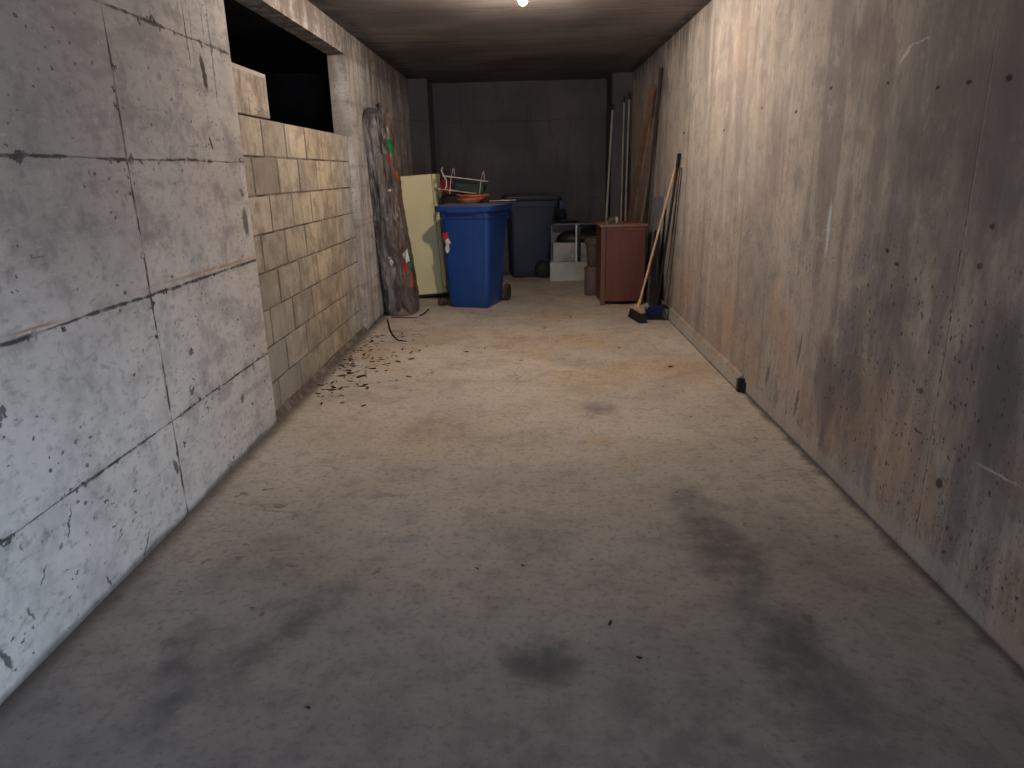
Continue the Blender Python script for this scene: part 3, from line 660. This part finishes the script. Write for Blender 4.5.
# unidentified small black lump on the lid, modelled as a knob-like cap
t = thing('black_lump', 'small black rounded lump on the right front of the blue bin lid', 'bowl', at_lid(.17, -.10, 1.093))
bm = B(); lathe(bm, [(.050, 0), (.052, .012), (.040, .028), (.012, .034)]); obj('dome', bm, M['black'], t, True)
bm = B(); lathe(bm, [(.062, 0), (.062, .004), (.05, .006)]); obj('rim', bm, M['black'], t, True)
bm = B(); beam(bm, at_lid(.10, .16, 1.102), at_lid(.40, .27, 1.104), .014, .009, (0, 1, 0))
props(obj('wooden_lath', bm, M['handle'], None, bevel=.001), 'thin pale lath lying across the lid and poking out right', 'stick')

# ------------------------------------------------------------------ pale yellow cabinet
t = thing('storage_cabinet', 'tall pale yellow cabinet leaning slightly behind the blue bin', 'cabinet', (-1.195, 8.37, .0)); t.rotation_euler = (0, math.radians(-3.2), math.radians(1))
bm = B(); box(bm, -.205, .222, -.25, .25, .050, 1.385); obj('body', bm, M['cream'], t, bevel=.010)
bm = B(); box(bm, .222, .230, -.24, .24, .06, 1.375); obj('door_seal', bm, M['creamd'], t)
bm = B(); box(bm, .230, .275, -.25, .25, .055, 1.385); dr = obj('door', bm, M['cream'], t, bevel=.012)
for z in (1.22, 1.31, .12):
    bm = B(); lathe(bm, [(.012, z - .022), (.014, z - .02), (.014, z + .02), (.012, z + .022)], 14, .262, -.262); obj('hinge', bm, M['creamd'], dr, True)
bm = B(); box(bm, -.19, .25, -.235, .235, .028, .052); obj('plinth', bm, M['black'], t, bevel=.004)
for sx in (-1, 1):
    for sy in (-1, 1):
        bm = B(); lathe(bm, [(.022, .014 if sx < 0 else -.010), (.024, .02), (.024, .03)], 14, .03 + sx * .18, sy * .20); obj('foot', bm, M['black'], t, True)

# ------------------------------------------------------------------ wrapped bundle leaning on the left wall
def bundle():
    t = thing('wrapped_bundle', 'tall dark bundle wrapped in crinkled clear film leaning on the left wall', 'bundle')
    bm = B(); L = []; NZ, NA = 110, 80
    for i in range(NZ + 1):
        k = i / NZ; z = 1.99 * k
        # section: half width across (x), half depth along wall (y)
        cx = -1.322 - .080 * k; cy = 7.38 - .28 * k
        wx = .158 - .050 * k; wy = .26 - .05 * k
        if k > .97: f = 1 - (k - .97) / .03 * .25; wx *= f; wy *= f
        if k < .03: wx *= .93 + k * 2.3; wy *= .93 + k * 2.3
        lp = []
        for j in range(NA):
            a = 2 * PI * j / NA; ca, sa = math.cos(a), math.sin(a)
            p = 2.0 / 3.6
            x = cx + wx * math.copysign(abs(ca) ** p, ca); y = cy + wy * math.copysign(abs(sa) ** p, sa)
            d = .022 * mnoise.noise(Vector((ca * 2.2, sa * 2.2, z * 1.4))) + .022 * (1 - 2.4 * abs(mnoise.noise(Vector((ca * 5, sa * 5, z * 2.2 + 9))))) * .8 + .012 * (1 - 3 * abs(mnoise.noise(Vector((ca * 10, sa * 10, z * 7))))) - .012
            x += d * ca; y += d * sa
            x = max(x, XL + .004)
            lp.append((x, y, z + (.02 * mnoise.noise(Vector((ca * 3, sa * 3, 4))) if 0 < i else 0)))
        L.append(lp)
    loft(bm, L); obj('wrapping', bm, M['wrap'], t, True)
    # loose flap of film at the foot
    bm = B(); loops = []
    for i in range(15):
        a = -PI * .62 + i * PI * .85 / 14
        r0, r1 = 1.0, 1.16 + .10 * mnoise.noise(Vector((i * .9, 1, 0)))
        c = Vector((-1.325, 7.38, 0)); e = Vector((.15 * math.cos(a), .26 * math.sin(a), 0))
        p0 = c + e * .96 + Vector((0, 0, .075 + .02 * mnoise.noise(Vector((i, 3, 2))))); p1 = c + e * r1 + Vector((0, 0, .004))
        loops.append([tuple(p0), tuple(p1), tuple(p1 + Vector((0, 0, .004))), tuple(p0 + Vector((.003, 0, .004)))])
    loft(bm, loops); obj('film_skirt', bm, M['wrap'], t, True)
    return t
wbdl = bundle()
def scrap(name, mat, pts, y, label=None, off=(0, 0)):
    """paper scrap under the film, on the bundle's near face; pts are x,z"""
    o = obj(name, patch(pts, y, .004), mat, wbdl, label=label); return o

# neat twist of dark tape round the top
bm = B(); tube(bm, [(-1.405, 7.20, 1.93), (-1.40, 7.19, 1.97), (-1.38, 7.18, 2.02), (-1.395, 7.17, 2.045)], [.022, .030, .020, .030], 10); obj('film_twist', bm, M['wrap'], wbdl, True)
from mathutils.bvhtree import BVHTree
wrap = [c for c in COL.objects if c.parent == wbdl and c.name.startswith('wrapping')][0]
bt = BVHTree.FromPolygons([v.co.copy() for v in wrap.data.vertices], [tuple(p.vertices) for p in wrap.data.polygons])
def film_print(name, mat, c, label):
    # a printed scrap showing through the film: follows the bundle's surface
    nu, nv = 5, 8; g = []
    for i in range(nv + 1):
        for j in range(nu + 1):
            u, v = j / nu, i / nv
            x = (c[0][0] * (1 - u) + c[1][0] * u) * (1 - v) + (c[3][0] * (1 - u) + c[2][0] * u) * v
            z = (c[0][1] * (1 - u) + c[1][1] * u) * (1 - v) + (c[3][1] * (1 - u) + c[2][1] * u) * v
            o = Vector((x + .10, 6.55, z)); h, nrm, _, _ = bt.ray_cast(o, Vector((-.17, .985, 0)))
            if h is None: h, nrm, _, _ = bt.find_nearest(Vector((x, 7.2, z)))
            g.append((h, nrm))
    bm = B(); top = [bm.verts.new(h + n * .005) for h, n in g]; bot = [bm.verts.new(h + n * .003) for h, n in g]
    W = nu + 1
    for i in range(nv):
        for j in range(nu):
            q = (i * W + j, i * W + j + 1, (i + 1) * W + j + 1, (i + 1) * W + j)
            bm.faces.new([top[k] for k in q]); bm.faces.new([bot[k] for k in q[::-1]])
    edge = [j for j in range(W)] + [i * W + nu for i in range(1, nv + 1)] + [nv * W + j for j in range(nu - 1, -1, -1)] + [i * W for i in range(nv - 1, 0, -1)]
    for a_, b_ in zip(edge, edge[1:] + edge[:1]): bm.faces.new((top[a_], bot[a_], bot[b_], top[b_]))
    return obj(name, bm, mat, wbdl, label=label)
film_print('green_print', M['greenp'], [(-1.335, 1.70), (-1.285, 1.726), (-1.258, 1.616), (-1.295, 1.58)], 'green printed patch')
film_print('white_tag', M['whitep'], [(-1.240, .642), (-1.194, .675), (-1.178, .551), (-1.213, .535)], 'white part of a tag')
film_print('red_tag', M['redp'], [(-1.255, .600), (-1.215, .541), (-1.195, .465), (-1.242, .448)], 'red part of a tag')
film_print('green_strip', M['greenp'], [(-1.180, .62), (-1.160, .60), (-1.160, .46), (-1.184, .49)], 'thin green strip')
film_print('orange_strip', M['orangep'], [(-1.178, .45), (-1.152, .42), (-1.150, .266), (-1.182, .287)], 'orange strip')
film_print('white_flower', M['whitep'], [(-1.384, .565), (-1.362, .590), (-1.333, .562), (-1.360, .520)], 'small white scrap')
film_print('orange_print', M['orangep'], [(-1.262, 1.421), (-1.240, 1.43), (-1.228, 1.337), (-1.250, 1.328)], 'orange printed strip')
film_print('red_print', M['redp'], [(-1.338, 1.572), (-1.322, 1.58), (-1.300, 1.506), (-1.320, 1.50)], 'dull red printed strip')
film_print('white_scrap', M['whitep'], [(-1.340, 1.262), (-1.316, 1.266), (-1.318, 1.245), (-1.341, 1.243)], 'tiny white scrap')

# ------------------------------------------------------------------ lump beside the bin
bm = B(); lathe(bm, [(.035, 0), (.055, .012), (.062, .04), (.05, .068), (.02, .082), (.002, .085)], 20)
for v in bm.verts:
    d = .010 * mnoise.noise(v.co * 25); v.co += Vector((v.co.x, v.co.y, 0)).normalized() * d if v.co.xy.length > 0 else Vector()
o = obj('clay_pot', bm, M['brownrub'], None, True); o.location = (-.925, 7.70, 0)
props(o, 'small dark brown upturned pot on the floor at left foot of blue bin', 'pot')

# ------------------------------------------------------------------ corner with blocks and table
bm = B(); box(bm, .315, .80, 9.30, 9.55, 0, .25); props(obj('concrete_block', bm, M['dirtgrey'], None, bevel=.006), 'smooth light grey block on the floor under the small table', 'block', 'grey blocks under the table')
bm = B(); box(bm, .355, .82, 9.335, 9.57, .25, .495); props(obj('concrete_block', bm, M['dirtgrey2'], None, bevel=.010), 'rougher darker grey block lying on top of the light one', 'block', 'grey blocks under the table')
t = thing('small_table', 'small dark grey table with a chrome front leg between navy bin and brown cabinet', 'table', (.65, 9.46, 0))
bm = B(); loft(bm, [rr(.66, .33, .03, .725, .02, 0), rr(.66, .33, .03, .745, .02, 0)]); obj('tabletop', bm, M['tabletop'], t, True)
bm = B(); tube(bm, [(.005, -.178, .25), (.005, -.178, .728)], .014, 14); obj('leg', bm, M['chrome'], t, True, label='chrome front leg')
bm = B(); box(bm, .025, .065, -.165, -.13, .25, .725); obj('leg_channel', bm, M['black'], t, bevel=.004)
bm = B(); box(bm, -.30, .34, .13, .15, 0, .725); obj('back_panel', bm, M['panelgrey'], t, bevel=.003)
bm = B(); box(bm, -.318, -.302, .0, .13, .0, .725); obj('side_panel', bm, M['panelgrey'], t, bevel=.003)
bm = B(); box(bm, .33, .345, .0, .13, .0, .725); obj('side_panel', bm, M['panelgrey'], t, bevel=.003)
t = thing('black_tray', 'flat black tray lying on the dark grey table', 'tray', (.55, 9.47, .745), .05)
bm = B(); loft(bm, [rr(.22, .14, .02, 0), rr(.25, .17, .025, .022), rr(.26, .18, .025, .030)]); obj('body', bm, M['black'], t, True)
bm = B(); loft(bm, [rr(.28, .20, .03, .030), rr(.28, .20, .03, .036)]); obj('rim', bm, M['black'], t, True)
# black round dome resting on the block
t = thing('black_basin', 'large black upturned basin resting on the grey blocks under the table', 'basin', (.70, 9.455, .497), 0)
bm = B(); lathe(bm, [(.285, .0), (.30, .03), (.295, .05), (.26, .095), (.18, .130), (.08, .142), (.001, .145)], 36)
for v in bm.verts: v.co.y *= .40
obj('bowl', bm, M['black'], t, True)
bm = B(); lathe(bm, [(.285, .0), (.318, .004), (.318, .016), (.298, .02)], 36)
for v in bm.verts: v.co.y *= .40
obj('rim', bm, M['black'], t, True)
# pots at the side of the brown cabinet
t = thing('clay_canister', 'mauve brown cylindrical canister standing left of the brown cabinet', 'canister', (.775, 8.20, 0))
bm = B(); lathe(bm, [(.094, 0), (.098, .01), (.102, .10), (.100, .30), (.092, .322), (.080, .330), (.001, .331)], 28); obj('body', bm, M['mauve'], t, True)
bm = B(); lathe(bm, [(.104, .295), (.106, .300), (.106, .315), (.100, .318)], 28); obj('rim', bm, M['mauve'], t, True)
t = thing('plant_pot', 'dark brown flared plant pot set on the mauve canister', 'pot', (.785, 8.20, .332))
bm = B(); lathe(bm, [(.070, 0), (.074, .006), (.094, .25), (.110, .255), (.114, .32), (.106, .32), (.100, .27), (.062, .02), (.001, .018)], 28); obj('body', bm, M['brownpot'], t, True)
bm = B(); lathe(bm, [(.110, .262), (.119, .266), (.120, .322), (.110, .328), (.104, .322)], 28); obj('rim', bm, M['brownpot'], t, True)

# ------------------------------------------------------------------ brown cabinet
t = thing('brown_cabinet', 'low reddish brown wooden cabinet by the right wall', 'cabinet', (1.022, 7.755, 0), math.radians(.8))
W, D, HT = .462, .49, .845
bm = B(); box(bm, -W / 2, W / 2, -D / 2 + .02, D / 2, .035, HT - .022); obj('body', bm, M['cabinet'], t, bevel=.003)
bm = B(); box(bm, -W / 2 + .046, W / 2 - .002, -D / 2 + .004, -D / 2 + .022, .040, HT - .060); obj('front_panel', bm, M['cabinet'], t, bevel=.003)
bm = B(); box(bm, -W / 2 - .004, -W / 2 + .042, -D / 2 - .002, -D / 2 + .05, 0, HT - .022); obj('corner_post', bm, M['cabedge'], t, bevel=.003)
bm = B(); box(bm, -W / 2 + .046, W / 2, -D / 2 + .006, -D / 2 + .022, HT - .056, HT - .022); obj('top_rail', bm, M['cabedge'], t, bevel=.002)
for sx, sy in ((1, -1), (-1, 1), (1, 1)):
    bm = B(); cx, cy = sx * (W / 2 - .03), sy * (D / 2 - .03); box(bm, cx - .02, cx + .02, cy - .02, cy + .02, 0, .036); obj('foot', bm, M['black'], t)
bm = B(); loft(bm, [rr(.49, .52, .010, HT - .022), rr(.505, .535, .012, HT - .014), rr(.505, .535, .012, HT - .004), rr(.495, .525, .010, HT)]); obj('top', bm, M['cabtop'], t, True)
# jar lying on it
t = thing('glass_jar', 'greenish glass jar with a pale lid lying on the brown cabinet', 'jar', (.905, 7.60, .886), math.radians(18))
RY = Matrix.Rotation(PI / 2, 4, 'Y')
bm = B(); lathe(bm, [(.001, -.048), (.034, -.046), (.040, -.040), (.0405, .02), (.036, .034), (.030, .040), (.030, .046)], 26, rot=RY); obj('jar_body', bm, M['glass'], t, True)
bm = B(); lathe(bm, [(.033, .038), (.035, .040), (.035, .052), (.033, .055), (.001, .055)], 26, rot=RY); obj('lid', bm, M['white'], t, True)
bm = B(); lathe(bm, [(.0355, .055), (.0358, .057), (.0358, .061), (.0355, .063)], 26, rot=RY); obj('lid_band', bm, M['brass'], t, True)

# ------------------------------------------------------------------ poles and boards behind the cabinet
def pole(a, b, r, label, mat='pole', capm='black'):
    t = thing('long_pole', label, 'pole', a, 0, 'thin pale poles in the back corner')
    d = Vector(b) - Vector(a); bm = B(); tube(bm, [(0, 0, 0), tuple(d * .5), tuple(d)], r, 10); obj('shaft', bm, M[mat], t, True)
    bm = B(); tube(bm, [tuple(d * .985), tuple(d * 1.02)], r * 1.35, 10); obj('end_cap', bm, M[capm], t, True)
pole((1.020, 9.42, .002), (1.140, 9.672, 2.16), .014, 'leftmost pale pole in the back corner, standing apart from the other two')
pole((1.235, 9.38, .002), (1.287, 9.672, 2.245), .010, 'middle of the three pale poles in the back corner')
pole((1.282, 9.34, .002), (1.350, 9.672, 2.280), .012, 'rightmost of the three pale poles, nearest the right wall')
def plank(a, b, w, th, mat, label):
    a = Vector(a); b = Vector(b)
    bm = B(); beam(bm, (0, 0, 0), b - a, w, th, (1, -.15, 0))
    o = obj('wooden_plank', bm, mat, None, bevel=.003); o.location = a
    props(o, label, 'plank', 'planks leaning in the back right corner')
plank((1.165, 8.98, .012), (1.350, 7.90, 2.22), .050, .030, M['wood'], 'long reddish brown plank leaning in corner behind the brown cabinet')
plank((1.255, 8.80, .012), (1.352, 7.76, 1.90), .052, .024, M['wood2'], 'shorter dull brown plank leaning just right of the reddish one')
plank((1.330, 8.28, .012), (1.372, 7.62, 2.36), .030, .016, M['wooddark'], 'thin nearly black plank, tallest of those leaning on right wall')

# blue grey board leaning on the wall
bm = B(); a = Vector((1.285, 7.88, .0)); loft(bm, [[(1.305, 7.92, 0.004), (1.305, 7.25, 0.004), (1.327, 7.25, .004), (1.327, 7.92, .004)], [(1.366, 7.74, 1.11), (1.366, 7.17, 1.13), (1.388, 7.17, 1.13), (1.388, 7.74, 1.11)]])
props(obj('leaning_board', bm, M['board'], None, bevel=.003), 'blue grey flat board leaning on right wall behind the broom', 'board')
# black sack squeezed between cabinet and wall
bm = B(); L = []
for i in range(21):
    k = i / 20; z = .80 * k; s = (1 - .55 * max(0, k - .55) / .45) * (.95 + .05 * math.sin(k * 9))
    lp = []
    for j in range(24):
        a = 2 * PI * j / 24; x = .040 * s * math.cos(a); y = .17 * s * math.sin(a)
        n = .012 * mnoise.noise(Vector((math.cos(a) * 3, math.sin(a) * 3, z * 6)))
        lp.append((1.300 + x + n * math.cos(a) + .018 * k, 7.16 + y + n * math.sin(a) + .08 * k, z))
    L.append(lp)
loft(bm, L); props(obj('black_sack', bm, plain('black_sack', (.010, .011, .020), (.018, .018, .03), 8, .45, .5), None, True), 'limp black plastic sack squeezed between brown cabinet and right wall', 'sack')

# ------------------------------------------------------------------ broom
t = thing('broom', 'broom with pale wooden handle and black bristles leaning on right wall', 'broom')
hp = Vector((1.098, 6.84, .125)); tp = Vector((1.374, 6.66, 1.46))
bm = B(); tube(bm, [hp, hp.lerp(tp, .5), tp], .0115, 12); obj('handle', bm, M['handle'], t, True)
hc = Vector((1.066, 6.70, .105)); ax = Vector((.20, -.98, 0)).normalized(); cr_ = Vector((.98, .20, 0)).normalized()
def oriented(bm, c, u, v, hu, hv, z0, z1, flare=1.0):
    loops = []
    for z, f in ((z0, flare), (z1, 1.0)):
        loops.append([tuple(c + u * hu * f * a + v * hv * f * b + Vector((0, 0, z - c.z))) for a, b in ((-1, -1), (1, -1), (1, 1), (-1, 1))])
    loft(bm, loops); return bm
ax = Vector((.18, -.98, 0)).normalized()
obj('head', oriented(B(), hc, ax, cr_, .150, .026, .092, .115), M['handle'], t, bevel=.006)
bm = B(); tube(bm, [hc + Vector((0, .03, .005)), hp + (tp - hp) * .03], .017, 12); obj('socket', bm, M['handle'], t, True)
bm = B(); rnd = random.Random(3)
for i in range(26):
    for j in range(5):
        c = hc + ax * (-.142 + .284 * i / 25) + cr_ * (-.020 + .010 * j)
        e = c + ax * ((i - 12.5) * .0022 + rnd.uniform(-.004, .004)) + cr_ * ((j - 2) * .006 + rnd.uniform(-.003, .003))
        loft(bm, [[tuple(Vector((p.x, p.y, z)) + d) for d in (Vector((-r, -r, 0)), Vector((r, -r, 0)), Vector((r, r, 0)), Vector((-r, r, 0)))] for p, z, r in ((c, .094, .0045), (e, .003, .0065))])
obj('bristles', bm, M['bristle'], t)

# ------------------------------------------------------------------ long handled dustpan
t = thing('dustpan', 'dark blue dustpan with a long black handle leaning on right wall', 'dustpan')
a = math.radians(-14); c0 = Vector((1.262, 6.80, 0))
def dp(x, y, z): return (c0.x + x * math.cos(a) - y * math.sin(a), c0.y + x * math.sin(a) + y * math.cos(a), z)
bm = B()
# hooded pan: back wall arched, side walls, floor plate
th = .006
prof = []
for k in range(13):
    ang = PI * k / 12; prof.append((-.100 * math.cos(ang), .060 + .055 * math.sin(ang)))
outer = [(-.100, .002)] + prof + [(.100, .002)]
loops = []
for y, s in ((.095, .93), (.060, 1.0), (.0, 1.0)):
    loops.append([dp(x * s, y, max(.002, z * s)) for x, z in outer])
rows = loft(bm, loops, cap=False); bm.faces.new(rows[0])
obj('pan', bm, M['panblue'], t, True)
bpy.context.view_layer.update()
sol = t.children[-1] if t.children else None
for ch in COL.objects:
    if ch.name.startswith('pan') and ch.parent == t:
        md = ch.modifiers.new('solid', 'SOLIDIFY'); md.thickness = .006
bm = B(); loft(bm, [[dp(-.105, .09, .002), dp(.105, .09, .002), dp(.112, -.12, .002), dp(-.112, -.12, .002)], [dp(-.105, .09, .007), dp(.105, .09, .007), dp(.112, -.12, .005), dp(-.112, -.12, .005)]])
for s in (-1, 1):
    loft(bm, [[dp(s * .105, .08, .002), dp(s * .111, -.11, .002), dp(s * .111, -.11, .045), dp(s * .105, .08, .095)], [dp(s * .111, .08, .002), dp(s * .117, -.11, .002), dp(s * .117, -.11, .045), dp(s * .111, .08, .095)]])
obj('scoop', bm, M['black'], t)
p0 = Vector(dp(.0, .085, .10)); p1 = Vector((1.375, 6.60, 1.50))
bm = B(); tube(bm, [p0, p0.lerp(p1, .5), p1], .0125, 12); obj('handle', bm, M['black'], t, True)
bm = B(); tube(bm, [p0.lerp(p1, .93), p1, p1 + (p1 - p0).normalized() * .02], .017, 12); obj('grip', bm, M['rubber'], t, True)
# two-rod tool with grey foot
t = thing('long_handled_tool', 'thin two-rod handled tool with a small grey foot beside the dustpan', 'tool')
for (x0, y0, x1, y1) in ((1.343, 6.86, 1.384, 6.57), (1.366, 6.78, 1.388, 6.52)):
    bm = B(); tube(bm, [(x0, y0, .095), (x1, y1, 1.40)], .0055, 8); obj('rod', bm, M['rod'], t, True)
bm = B(); box(bm, 1.334, 1.353, 6.68, 6.90, .0, .098); obj('foot', bm, M['greyfoot'], t, bevel=.006)
bm = B(); box(bm, 1.334, 1.376, 6.74, 6.90, .098, .112); obj('foot_cap', bm, M['rubber'], t, bevel=.003)

# ------------------------------------------------------------------ leaves and twigs
def leaf_mesh(seed, mat):
    r = random.Random(seed); bm = B(); n = 9; top = []; bot = []
    L = 1.0; Wd = r.uniform(.28, .5); curl = r.uniform(.1, .35)
    rows = []
    for i in range(n):
        k = i / (n - 1); w = Wd * math.sin(PI * min(1, k * .92 + .04)) ** .7 * (1 + .15 * r.uniform(-1, 1))
        x = (k - .5) * L; zc = curl * (k - .5) ** 2 * 1.6
        bend = .12 * math.sin(k * 3 + seed)
        rows.append([(x, bend - w / 2, zc + w * .35), (x, bend, zc), (x, bend + w / 2, zc + w * .35)])
    m0 = min(p[2] for rw in rows for p in rw); 
    loops = [[(a[0], a[1], a[2] - m0 + .03), (b[0], b[1], b[2] - m0 + .03), (c[0], c[1], c[2] - m0 + .03), (c[0], c[1], c[2] - m0), (b[0], b[1], b[2] - m0), (a[0], a[1], a[2] - m0)] for a, b, c in rows]
    loft(bm, loops); bmesh.ops.recalc_face_normals(bm, faces=bm.faces)
    me = bpy.data.meshes.new('dry_leaf'); bm.to_mesh(me); bm.free(); me.materials.append(mat); return me
LM = [leaf_mesh(s, M['leaf'] if s % 3 else M['leafd']) for s in range(8)]
def leaf(x, y, s, rz, k, label, group, name='dry_leaf', cat='leaf'):
    o = bpy.data.objects.new(name, LM[k % len(LM)]); COL.objects.link(o)
    o.location = (x, y, .0006); o.scale = (s, s * .8, s * .6); o.rotation_euler = (0, 0, rz)
    props(o, label, cat, group)
LG = ('small dry brown leaf scrap in the litter along the foot of the block wall', 'dry leaf litter by the block wall')
rl = random.Random(21)
for i in range(200):
    y = rl.gauss(5.2, .6); 
    if not 4.15 < y < 6.9: y = rl.uniform(4.6, 6.2)
    e = rl.expovariate(1 / .12) if i % 3 else abs(rl.gauss(.26, .12)); x = -1.455 + min(e, .60)
    leaf(x, y, rl.choice((.02, .025, .03, .035, .04, .06)), rl.uniform(-PI, PI), rl.randrange(8), *LG)
G2 = ('small dark crumb lying alone on the open floor', 'crumbs on the open floor')
for x, y, s in ((-.50, 5.55, .05), (-.92, 5.35, .06), (-.86, 4.85, .06), (-.70, 4.95, .035), (-.35, 5.65, .045), (-.05, 5.25, .04), (.16, 6.4, .035), (.75, 5.6, .045), (1.05, 5.0, .05), (.9, 4.5, .03), (-.2, 2.28, .025), (-.03, 2.30, .018), (.25, 1.95, .03), (.32, 1.78, .022), (-.62, 1.58, .02), (.66, 2.9, .02), (.72, 2.86, .018), (.95, 3.9, .02), (-.95, 2.05, .02), (.43, 6.9, .04), (-.12, 6.0, .035), (.62, 6.3, .03)):
    leaf(x, y, s, rl.uniform(-PI, PI), rl.randrange(8), G2[0], G2[1], 'floor_crumb', 'crumb')
bm = B(); tube(bm, [(-1.405, 6.93, .008), (-1.36, 6.74, .010), (-1.30, 6.48, .008), (-1.22, 6.20, .008), (-1.13, 5.98, .007), (-1.05, 5.95, .006)], [.006, .0075, .008, .007, .006, .003], 8)
props(obj('twig', bm, M['twig'], None, True), 'long dark bent twig on floor in front of the wrapped bundle', 'twig')
bm = B(); tube(bm, [(-1.39, 7.03, .006), (-1.27, 6.99, .007), (-1.10, 6.985, .005)], .004, 8)
props(obj('twig', bm, M['twig'], None, True), 'thin straight twig lying across the foot of the wrapped bundle', 'twig')
bm = B(); tube(bm, [(-1.10, 7.07, .007), (-1.07, 7.16, .010), (-1.05, 7.40, .012)], .007, 8)
props(obj('twig', bm, M['twig'], None, True), 'short thick twig at the right foot of the wrapped bundle', 'twig')

# ------------------------------------------------------------------ camera
cam = bpy.data.cameras.new('camera'); co = bpy.data.objects.new('camera', cam); COL.objects.link(co)
r_ = Vector((0.999604, 0.017368, -0.022145)); u_ = Vector((0.016167, 0.289693, 0.956983)); f_ = Vector((-0.023036, 0.956962, -0.289297))
mw = Matrix(((r_.x, u_.x, -f_.x, 0), (r_.y, u_.y, -f_.y, 0), (r_.z, u_.z, -f_.z, 1.4), (0, 0, 0, 1)))
co.matrix_world = mw
cam.sensor_fit = 'HORIZONTAL'; cam.sensor_width = 36; cam.lens = 702.51 / 1024 * 36; cam.clip_start = .02; cam.clip_end = 60
SC.camera = co

# ------------------------------------------------------------------ light
# daylight through the open garage entrance behind the camera
ld = bpy.data.lights.new('entrance_daylight', 'AREA'); ld.shape = 'RECTANGLE'; ld.size = 1.6; ld.size_y = 1.4; ld.energy = 44; ld.color = (.66, .81, 1.0); ld.spread = math.radians(110)
lo = bpy.data.objects.new('entrance_daylight', ld); COL.objects.link(lo)
lo.location = (1.0, -2.0, .85)
lo.rotation_euler = (Vector((-1.5, 1.9, .2)) - Vector((1.0, -2.0, .85))).to_track_quat('-Z', 'Y').to_euler()
w = bpy.data.worlds.new('world'); SC.world = w; w.use_nodes = True
bg = w.node_tree.nodes['Background']; bg.inputs[0].default_value = (.45, .60, 1.0, 1); bg.inputs[1].default_value = .10

SC.cycles.use_adaptive_sampling = True; SC.cycles.adaptive_threshold = .05; SC.cycles.adaptive_min_samples = 12
SC.cycles.max_bounces = 4; SC.cycles.diffuse_bounces = 3; SC.cycles.glossy_bounces = 2; SC.cycles.transmission_bounces = 3
vs = SC.view_settings
vs.view_transform = 'Standard'; vs.look = 'None'; vs.gamma = 1; vs.use_curve_mapping = False; vs.exposure = 0.20
